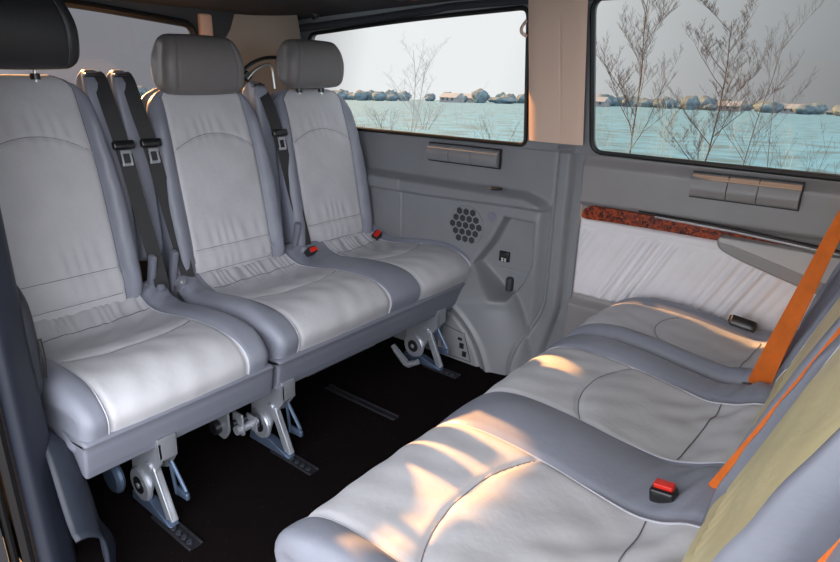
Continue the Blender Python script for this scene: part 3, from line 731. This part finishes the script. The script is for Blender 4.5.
# ---- things on the far wall
def module(xs_, z0, z1, y, label, mm):
    r = empty('storage_flap',((xs_[0]+xs_[-1])/2,y,z0),label,'flap')
    for a,b_ in zip(xs_[:-1],xs_[1:]):
        prof = rounded([(y+.012,z0),(y-.016,z0+.004),(y-.026,z0+.03),(y-.016,z1-.012),(y-.002,z1),(y+.012,z1)],.008,4)
        mb = MB(); mb.prism(prof,'yz',a+.0012,b_-.0012); mb.build('flap_segment',M[mm],r)
    mb = MB(); mb.box(((xs_[0]+xs_[-1])/2,y+.004,(z0+z1)/2),(xs_[-1]-xs_[0]+.004,.012,z1-z0+.005)); mb.build('flap_frame',M['black'],r)
    mb = MB(); mb.prism([(y-.012,z1-.012),(y-.020,z1-.018),(y-.018,z1-.021),(y-.011,z1-.017)],'yz',xs_[0],xs_[-1]); mb.build('ridge',M[mm],r)
module([-1.633,-1.517,-1.404,-1.277],.838,.912,2.100,'grey three segment trim flap below the left side window','plastic')
module([-.540,-.430,-.343,-.230],.830,.910,2.095,'grey three segment trim flap below the right side window','plastic_w')
# speaker grille
cx_,cz_ = -1.418,.583; sy = yw(cx_,cz_)
r = empty('speaker_grille',(cx_,sy,cz_-.08),'round honeycomb speaker grille in the grey side wall above the rear cushion','speaker')
mb = MB(); mb.cyl((cx_,sy-.004,cz_),(cx_,sy+.006,cz_),.088,40,.002); mb.build('grille_disc',M['plastic'],r)
mb = MB()
for i in range(-3,4):
    for j in range(-3,4):
        px = (i+.5*(j%2))*.034; pz = j*.0295
        if px*px+pz*pz < .076**2:
            mb.cyl((cx_+px,sy-.0055,cz_+pz),(cx_+px,sy-.003,cz_+pz),.0155,6)
mb.build('grille_hole',M['dark'],r,sharp=.5)['kind'] = 'stuff'
sy2 = yw(-1.292,.640); mb = MB(); mb.cyl((-1.292,sy2-.003,.640),(-1.292,sy2+.004,.640),.021,24,.001)
tag(mb.build('small_speaker_grille',M['base']),'small round grille just right of the honeycomb speaker','speaker')
# cup dimple on the ledge
mb = MB(); mb.cyl((-1.262,2.062,.762),(-1.262,2.062,.768),.026,24,.001); tag(mb.build('ledge_slot',M['black']),'dark oval recess on top of the side wall ledge','recess')
# power socket
sy = yw(-1.248,.468); r = empty('power_socket',(-1.248,sy,.445),'black square power socket with white pictogram inside the wall pocket','socket')
mb = MB(); mb.box((-1.248,sy-.004,.468),(.050,.016,.046),bev=.006); mb.build('socket_body',M['blackp'],r)
mb = MB()
for dx in (-.007,.007):
    for dz in (.452,.460): mb.box((-1.246+dx,sy-.0125,dz),(.009,.002,.005))
mb.build('pictogram',M['white'],r)
mb = MB(); sy = yw(-1.21,.33); mb.box((-1.212,sy-.006,.335),(.032,.030,.100),bev=.010); tag(mb.build('belt_post',M['dark']),'short dark grey post at the bottom of the wall pocket','post')
# vent panel in wheel arch
sy = yw(-1.36,.07); r = empty('vent_panel',(-1.37,sy,.0),'square panel with three black slots on the wheel arch cover','vent')
def onarch(x,z,l=.003): return (x,yw(x,z)-l,z)
mb = MB(); q = [(-1.455,.150),(-1.335,.135),(-1.295,.012),(-1.45,.012)]
for i in range(4):
    a,b_ = q[i],q[(i+1)%4]; mb.tube([onarch(a[0]+(b_[0]-a[0])*t,a[1]+(b_[1]-a[1])*t,.001) for t in np.linspace(0,1,14)],.0013,5)
mb.build('panel_outline',M['black'],r)
for (x,z) in ((-1.345,.075),(-1.330,.040),(-1.355,.105)):
    p = onarch(x,z,0); mb = MB(); mb.box(p,(.020,.012,.024 if z<.1 else .012),bev=.002); mb.build('slot',M['black'],r)
# wood strip and chrome line
wp = catmull([(-.905,.706),(-.902,.728),(-.885,.742),(-.85,.747),(-.65,.745),(-.43,.737),(-.167,.721),(-.150,.717),(-.167,.712),(-.40,.699),(-.60,.700),(-.80,.699),(-.89,.697)],ds=.02)
mb = MB(); mb.prism([tuple(p) for p in wp],'xz',2.096,2.125); o = mb.build('wood_trim_strip',M['wood'],bevel=.003); tag(o,'glossy burr walnut strip along the far door under the right window','trim')
mb = MB(); mb.tube(path3([(-.64,2.089,.7450),(-.43,2.088,.7385),(-.17,2.087,.7225),(-.10,2.087,.718)]),.004,8); tag(mb.build('chrome_strip',M['chrome']),'thin bright chrome line above the walnut strip and armrest','trim')
mb = MB(); mb.tube(path3([(-.70,2.099,.7540),(-.43,2.098,.7480),(-.17,2.097,.7320),(-.10,2.097,.7275)]),.003,8); mb.build('shadow_gap',M['black'],d1)  # thin black line above the chrome strip
# pleated panel
FP = [(-.912,.698),(-.06,.698),(-.06,.395),(-.918,.395)]
def fab(X,Z):
    u = X-.52*Z; ph = u*2*PI/.041+1.1*np.sin(u*27)+.6*np.sin(u*61)
    a = S((.668-Z)/.03)*(.6+.4*np.sin(u*19+1))
    h = .018+.0068*a*np.maximum(np.sin(ph),-.55)+.003*a*np.sin(u*95+Z*8)
    h += .004*S((Z-.672)/.006)*0 -.004*np.exp(-((Z-.668+.03*(X+.9)*.3)/.004)**2)
    e = np.minimum(np.minimum(X+.918,.70-Z),Z-.392); return YW-h*S(e/.012)-.0
M['pleat'] = mat('white_leather',(.84,.81,.84,1),.5,bump=.4,bscale=120,bdist=.001,noise=.04)
o = grid_obj('door_panel',np.arange(-.918,-.05,.003),np.arange(.392,.701,.005),fab,M['pleat']); tag(o,'white pleated leather panel on the far door below the walnut strip','panel')
# armrest
r = empty('armrest',(-.25,2.08,.60),'grey door armrest at the end of the walnut strip, above the pleated panel','armrest')
ap = rounded([(-.428,.722),(-.424,.682),(-.356,.655),(-.170,.604),(.02,.565),(.02,.715)],[.015,.03,.03,.02,.02,.01],6)
mb = MB(); mb.prism(ap,'xz',2.055,2.115); mb.build('armrest_body',M['plastic_w'],r,bevel=.010)
M['lid'] = mat('armrest_pad',(.52,.49,.49,1),.5,bump=.3,bscale=400,bdist=.0005)
ap = rounded([(-.424,.722),(-.420,.704),(-.372,.698),(-.172,.648),(.02,.605),(.02,.716)],[.012,.01,.02,.02,.02,.01],6)
mb = MB(); mb.prism(ap,'xz',2.047,2.112); mb.build('armrest_pad',M['lid'],r,bevel=.008)

# ---- near side: jamb, wheel box, quarter window wall
hole = rounded([(-2.42,.90),(-1.50,.90),(-1.50,1.36),(-2.42,1.32)],.04,6)
tfn = lambda x,z,w: (x,.375+w,z)
o = poly_with_holes('wall_near',[(-2.62,-.02),(-1.47,-.02),(-1.47,1.45),(-2.62,1.43)],[hole],.03,M['dark'],tfn); o['kind'] = 'structure'
g = mesh_obj('window_4',[tfn(x,z,0) for x,z in hole],[list(range(len(hole)))],M['glass_l'],None,smooth=False,fix=False); g['kind'] = 'structure'
def jb(a0):
    return [(-1.50,.345),(-1.405,.335),(-1.385,.350),(-1.392,.372),(-1.43,.415),(-1.46,.428),(-1.50,.428)]
P = rounded(jb(0),.012,4); V = []; F = []; zz = np.linspace(-.30,1.46,30)
for z in zz:
    off = .06*S((z-.55)/.9)*0+.02*math.sin(max(0,z)*2.2)
    V += [(x-off,y,z) for x,y in P]
n = len(P)
for i in range(len(zz)-1): F += [(i*n+k,i*n+(k+1)%n,(i+1)*n+(k+1)%n,(i+1)*n+k) for k in range(n)]
F += [list(range(n)),[(len(zz)-1)*n+k for k in range(n)]]
o = mesh_obj('trim_5',V,F,M['jamb']); o['kind'] = 'structure'
mb = MB(); mb.tube([(-1.425,.318,z) for z in np.linspace(-.4,1.46,12)],.012,8); mb.tube([(-1.47,.300,z) for z in np.linspace(-.4,1.46,12)],.010,8)
o = mb.build('trim_6',M['black']); o['kind'] = 'structure'
mb = MB(); mb.box((-1.95,.27,.5),(1.0,.03,2.2)); o = mb.build('door_2',M['wall_out'],smooth=False); o['kind'] = 'structure'
mb = MB(); mb.prism(rounded([(.06,.30),(.95,.30),(.95,.42),(.10,.42),(.06,.38)],.02,4),'xy',-.5,1.47); o = mb.build('wall_near',M['dark'],smooth=False); o['kind'] = 'structure'
# rounded lever housing on jamb
Lh = Loft([(.0,.44),(.035,.50),(.045,.60),(.035,.68),(.0,.72),(-.05,.735),(-.10,.70),(-.11,.60),(-.10,.50),(-.05,.44)],lambda a,z:[np.full_like(a,.395),np.full_like(a,.445)],.022,lambda a,y,z:(-1.505+a,y,z),None,ds=.012,dy=.012)
o = Lh.build({0:('h','pad',M['dark'])},None)['h']; o.name = 'side_pad'; tag(o,'dark rounded side pad beside the doorway at the left edge','pad')
mb = MB(); mb.tube(path3([(-1.475,.444,.50),(-1.468,.447,.55),(-1.472,.447,.60)]),.004,6); mb.build('pad_seam',M['black'],o)
# near wheel box / step trim with recess
V = []; F = []; prof = [(.40,.36),(.430,.352),(.462,.30),(.480,.20),(.492,.08),(.515,.012),(.52,-.01)]
pr = catmull([(a,b_) for a,b_ in prof],ds=.02,closed=False); xs = np.linspace(-2.5,-1.30,60)
for x in xs:
    for (y,z) in pr:
        k = float(S((x+1.47)/.17)); V.append((x,y-.055*k*(1-z/.5),z*(1-.55*k)))
n = len(pr)
for i in range(len(xs)-1): F += [(i*n+j,(i+1)*n+j,(i+1)*n+j+1,i*n+j+1) for j in range(n-1)]
o = mesh_obj('trim_7',V,F,M['jamb'],fix=False); o['kind'] = 'structure'
md = o.modifiers.new('s','SOLIDIFY'); md.thickness = .006; md.offset = 0

# ------------------------------------------------------------------ outside
def gz(x,y):
    d = math.hypot(x,y-2); return -.75-.040*max(0,d-2)
V = []; F = []; R_ = [0]+list(np.geomspace(3,900,40)); A = 72
for i,rr in enumerate(R_):
    for k in range(A):
        a = 2*PI*k/A; x = rr*math.cos(a); y = 2+rr*math.sin(a); V.append((x,y,gz(x,y)+(.12*math.sin(x*.7)*math.sin(y*.6) if rr>6 else 0)))
for i in range(len(R_)-1):
    F += [(i*A+k,i*A+(k+1)%A,(i+1)*A+(k+1)%A,(i+1)*A+k) for k in range(A)]
o = mesh_obj('ground',V,F,M['snow']); o['kind'] = 'structure'
M['bounce_cut'] = mat('dull_bounce_disc',(.07,.07,.07,1),.9,bump=.4,bscale=60,bdist=.01)
mb = MB(); mb.prism([(5*math.cos(a*PI/16)-1,1+5*math.sin(a*PI/16)) for a in range(32)],'xy',-.95,-.70); o = mb.build('ground',M['bounce_cut'],smooth=False); o['kind'] = 'structure'  # unseen dull disc added under the van to cut green bounce

def tree(name, base, h, seed, m, label, group=None, spread=.35, depth=4, r0=.02, trunks=1, nb=7):
    rg = random.Random(seed); mb = MB()
    def branch(p, d, L, r, lev):
        n = 5; pts = [p]; q = p.copy(); dd = d.copy(); rads = [r]
        for i in range(n):
            dd = (dd+Vector((rg.uniform(-1,1),rg.uniform(-1,1),rg.uniform(-.3,.8)))*.11).normalized()
            q = q+dd*L/n; pts.append(q.copy()); rads.append(r*(1-.75*(i+1)/n))
        mb.tube(pts,rads,4 if lev else 6,cap=False)
        if lev >= depth: return
        k = nb if lev == 0 else max(3,nb-2-lev)
        for i in range(k):
            t = (.22+.75*(i+rg.random())/k); j = min(int(t*n),n-1); f = t*n-j; pp = pts[j].lerp(pts[j+1],f)
            az = rg.uniform(0,2*PI); side = Vector((math.cos(az),math.sin(az),0))
            nd = (dd*(1-spread*1.2)+side*spread*rg.uniform(.7,1.4)+Vector((0,0,.35))).normalized()
            branch(pp,nd,L*rg.uniform(.30,.44)*(1.15-t*.5),max(r*.45*(1.1-t*.5),.0013),lev+1)
    for k in range(trunks):
        a = rg.uniform(0,2*PI); lean_ = Vector((math.cos(a),math.sin(a),0))*(.05 if trunks==1 else rg.uniform(.1,.5))
        branch(Vector(base)+lean_*.3,(Vector((0,0,1))+lean_).normalized(),h*(1 if trunks==1 else rg.uniform(.6,1)),r0,0)
    o = mb.build(name,m,None,sharp=None); tag(o,label,'tree',group); return o
def spot(az,d):   # azimuth seen from the doorway, degrees left of straight across
    x = -d*math.sin(math.radians(az)); y = d*math.cos(math.radians(az)); return (x,y,gz(x,y))
# (azimuth, distance, height above ground...)
def px_az(px):   # picture column near the horizon -> azimuth
    return math.degrees(math.atan2(513-(px-420),642)) if 0 else 38.8-math.degrees(math.atan2(px-420,640))
def T(px,d,ztop,**k):
    p = spot(px_az(px),d); return (p,ztop-p[2])
p,h = T(640,11,2.75); tree('bare_tree',p,h,11,M['bark'],'tall bare tree at the left of the right side window, reaching its top edge',spread=.50,r0=.018,nb=13)
p,h = T(706,10,1.95); tree('bare_tree',p,h,23,M['bark'],'bare tree with a fan of twigs in the middle of the right side window',spread=.55,r0=.016,nb=13)
p,h = T(757,10,1.75); tree('bare_tree',p,h,5,M['bark'],'slim bare sapling in the right half of the right side window',spread=.5,r0=.009,nb=12,depth=3)
p,h = T(790,12,1.5); tree('bare_tree',p,h,77,M['bark'],'thin bare sapling near the right end of the right side window',spread=.5,r0=.007,nb=8,depth=3)
p,h = T(602,10,1.35); tree('bare_tree',p,h,31,M['bark'],'thin bare stem close beside the pillar at the left end of the right side window',spread=.25,r0=.006,nb=6,depth=2)
p,h = T(665,9,1.3); tree('bare_shrub',p,h,41,M['frost'],'frosted twiggy shrub between the two tallest trees in the right side window',spread=.45,r0=.006,trunks=4,nb=6,depth=3)
p,h = T(625,9,1.15); tree('bare_shrub',p,h,42,M['frost'],'frosted shrub at the foot of the tallest tree in the right side window',spread=.45,r0=.006,trunks=4,nb=6,depth=3)
p,h = T(830,9,1.1); tree('bare_shrub',p,h,43,M['bark'],'dark twiggy shrub at the right edge of the right side window',spread=.45,r0=.006,trunks=5,nb=6,depth=3)
p,h = T(402,13,2.0); tree('bare_tree',p,h,52,M['palebark'],'wide leaning bare tree in the left half of the left side window',spread=.6,r0=.020,trunks=2,nb=9)
for i,(px,d,zt,lb) in enumerate([(378,11,.75,'frosted shrub at the foot of the wide tree in the left side window'),(430,10,.65,'frosted shrub right of the wide tree in the left side window'),(460,12,.75,'pale frosted shrub in the middle of the left side window'),(500,12,.85,'frosted shrub at the right end of the left side window')]):
    p,h = T(px,d,zt); tree('bare_shrub',p,h,60+i,M['frost'],lb,spread=.45,r0=.006,trunks=4,nb=6,depth=3)
srcs = [o_ for o_ in COL.objects if o_.name.startswith('bare_shrub')][:3]
rg = random.Random(9); placed = []
for i in range(60):
    k = rg.uniform(.6,1.5)
    for _ in range(60):
        x,y,z = spot(-12+70*rg.random(),rg.uniform(16,48))
        if all(math.hypot(x-a,y-b_) > 2.4*(k+c_) for a,b_,c_ in placed): break
    else: continue
    placed.append((x,y,k)); q = srcs[i%3].copy(); COL.objects.link(q); q.location = (x,y,z); q.scale = (k*1.5,k*1.5,k*.8); q.rotation_euler = (0,0,rg.uniform(0,6))
    tag(q,'small frosted twiggy shrub scattered on the snowy field outside','shrub','shrubs scattered on the field')
# far tree line, haze painted into its colour
def blob(seed):
    rg = np.random.RandomState(seed); bm = bmesh.new(); bmesh.ops.create_icosphere(bm,subdivisions=3,radius=1)
    ph = rg.rand(6)*6
    for v in bm.verts:
        c = v.co; k = 1+.16*math.sin(c.x*5+ph[0])*math.sin(c.y*5+ph[1])+.12*math.sin(c.z*9+ph[2])*math.sin(c.x*8+ph[3])
        v.co = c*k*(1 if c.z>0 else .8)
    me = bpy.data.meshes.new('distant_tree'); bm.to_mesh(me); bm.free(); me.polygons.foreach_set('use_smooth',[True]*len(me.polygons)); me.materials.append(M['far']); return me
bl = [blob(i) for i in range(4)]; rg = random.Random(3); placed = [spot(px_az(a),d)[:2]+(7,) for a,d in ((452,330),(472,360),(600,330),(735,340),(800,380))]
for i in range(260):
    s_ = rg.uniform(3,5.5); w_ = rg.uniform(.9,1.5)
    for _ in range(80):
        x,y,z = spot(-25+95*rg.random(),rg.uniform(330,520))
        if all(math.hypot(x-a,y-b_) > 1.1*(s_*w_+c_) for a,b_,c_ in placed): break
    else: continue
    placed.append((x,y,s_*w_))
    o = bpy.data.objects.new('distant_tree',bl[i%4]); COL.objects.link(o); hh = s_*rg.uniform(.45,1.0)
    o.location = (x,y,z+hh*.6); o.scale = (s_*w_,s_*min(1,w_),hh); o.rotation_euler = (0,0,rg.uniform(0,6))
    tag(o,'tree with painted haze in the distant tree line beyond the snowy field','tree','trees of the distant tree line')
for i,(px,d,lb) in enumerate([(452,330,'distant pale house seen low in the left side window'),(472,360,'distant pale house right of its neighbour in the left side window'),(600,330,'distant pale house beside the pillar in the right side window'),(735,340,'distant pale house in the middle of the right side window'),(800,380,'distant pale house toward the right end of the right side window')]):
    x,y,z = spot(px_az(px),d); r = empty('house',(x,y,z-.5),lb,'house'); w,dp,hh = 10,8,3.2
    mb = MB(); mb.box((x,y,z+hh/2-.5),(w,dp,hh)); wl = mb.build('wall',M['house'],r,smooth=False)
    mb = MB(); mb.prism([(y-dp/2-.5,z+hh-.6),(y+dp/2+.5,z+hh-.6),(y,z+hh+1.6)],'yz',x-w/2-.4,x+w/2+.4); mb.build('roof',M['roof'],r,smooth=False)
    for k in (-3,0,3):
        mb = MB(); mb.box((x+k,y-dp/2-.02,z+1.8),(1.2,.06,1.3)); mb.build('window',M['dark'],wl,smooth=False)

# ------------------------------------------------------------------ light
SUN = Vector((-1,.075,.455)).normalized()          # direction towards the sun
w = bpy.data.worlds.new('World'); scene.world = w; w.use_nodes = True; nt = w.node_tree
bg = nt.nodes['Background']; tc = nt.nodes.new('ShaderNodeTexCoord')
dt = nt.nodes.new('ShaderNodeVectorMath'); dt.operation = 'DOT_PRODUCT'; dt.inputs[1].default_value = Vector((-.62,-.76,.2)).normalized()
nt.links.new(tc.outputs['Generated'],dt.inputs[0])
mr = nt.nodes.new('ShaderNodeValToRGB'); e = mr.color_ramp.elements
e[0].position = 0; e[0].color = (.08,.08,.085,1); e[1].position = 1; e[1].color = (.80,.81,.84,1)
x = e.new(.12); x.color = (.11,.11,.115,1); x = e.new(.26); x.color = (.29,.29,.295,1); x = e.new(.34); x.color = (.41,.41,.415,1); x = e.new(.44); x.color = (.41,.41,.415,1); x = e.new(.52); x.color = (.10,.10,.11,1); x = e.new(.66); x.color = (.10,.10,.11,1)
md = nt.nodes.new('ShaderNodeMath'); md.operation = 'MULTIPLY_ADD'; md.inputs[1].default_value = .5; md.inputs[2].default_value = .5
nt.links.new(dt.outputs['Value'],md.inputs[0]); nt.links.new(md.outputs[0],mr.inputs['Fac'])
d2 = nt.nodes.new('ShaderNodeVectorMath'); d2.operation = 'DOT_PRODUCT'; d2.inputs[1].default_value = Vector((.80,-.55,.16)).normalized()  # bright out-of-view sky lobe added to fill the interior
nt.links.new(tc.outputs['Generated'],d2.inputs[0])
mx_ = nt.nodes.new('ShaderNodeMath'); mx_.operation = 'MAXIMUM'; mx_.inputs[1].default_value = 0; nt.links.new(d2.outputs['Value'],mx_.inputs[0])
pw = nt.nodes.new('ShaderNodeMath'); pw.operation = 'POWER'; pw.inputs[1].default_value = 2; nt.links.new(mx_.outputs[0],pw.inputs[0])
sc_ = nt.nodes.new('ShaderNodeVectorMath'); sc_.operation = 'SCALE'; sc_.inputs[0].default_value = (1.50,1.53,1.61); nt.links.new(pw.outputs[0],sc_.inputs['Scale'])
ad = nt.nodes.new('ShaderNodeVectorMath'); ad.operation = 'ADD'; nt.links.new(mr.outputs['Color'],ad.inputs[0]); nt.links.new(sc_.outputs['Vector'],ad.inputs[1])
nt.links.new(ad.outputs['Vector'],bg.inputs['Color']); bg.inputs['Strength'].default_value = 3.2
sl = bpy.data.lights.new('sun','SUN'); sl.energy = 25; sl.angle = math.radians(.6); sl.color = (1,.47,.15)
so = bpy.data.objects.new('sun',sl); COL.objects.link(so); so.rotation_euler = SUN.to_track_quat('Z','Y').to_euler(); so.location = (0,0,6)

# ------------------------------------------------------------------ camera
cd = bpy.data.cameras.new('camera'); co = bpy.data.objects.new('camera',cd); COL.objects.link(co); scene.camera = co
cd.sensor_width = 36; cd.lens = 604.505/840*36; cd.clip_start = .02; cd.clip_end = 2000
def camR():
    vy = (933-420,-(82-281)); vx = (-380-420,-(55-281)); f = 604.505
    Y = Vector((vy[0],vy[1],-f)).normalized(); X = -Vector((vx[0],vx[1],-f)).normalized(); Z = X.cross(Y)
    return Matrix((X,Y,Z))
co.matrix_world = Matrix.Translation((0,0,1.2)) @ camR().to_4x4()
vs = scene.view_settings; vs.view_transform = 'Standard'; vs.look = 'None'; vs.gamma = 1; vs.use_curve_mapping = False; vs.exposure = 0.12
scene.cycles.max_bounces = 8; scene.cycles.transparent_max_bounces = 12
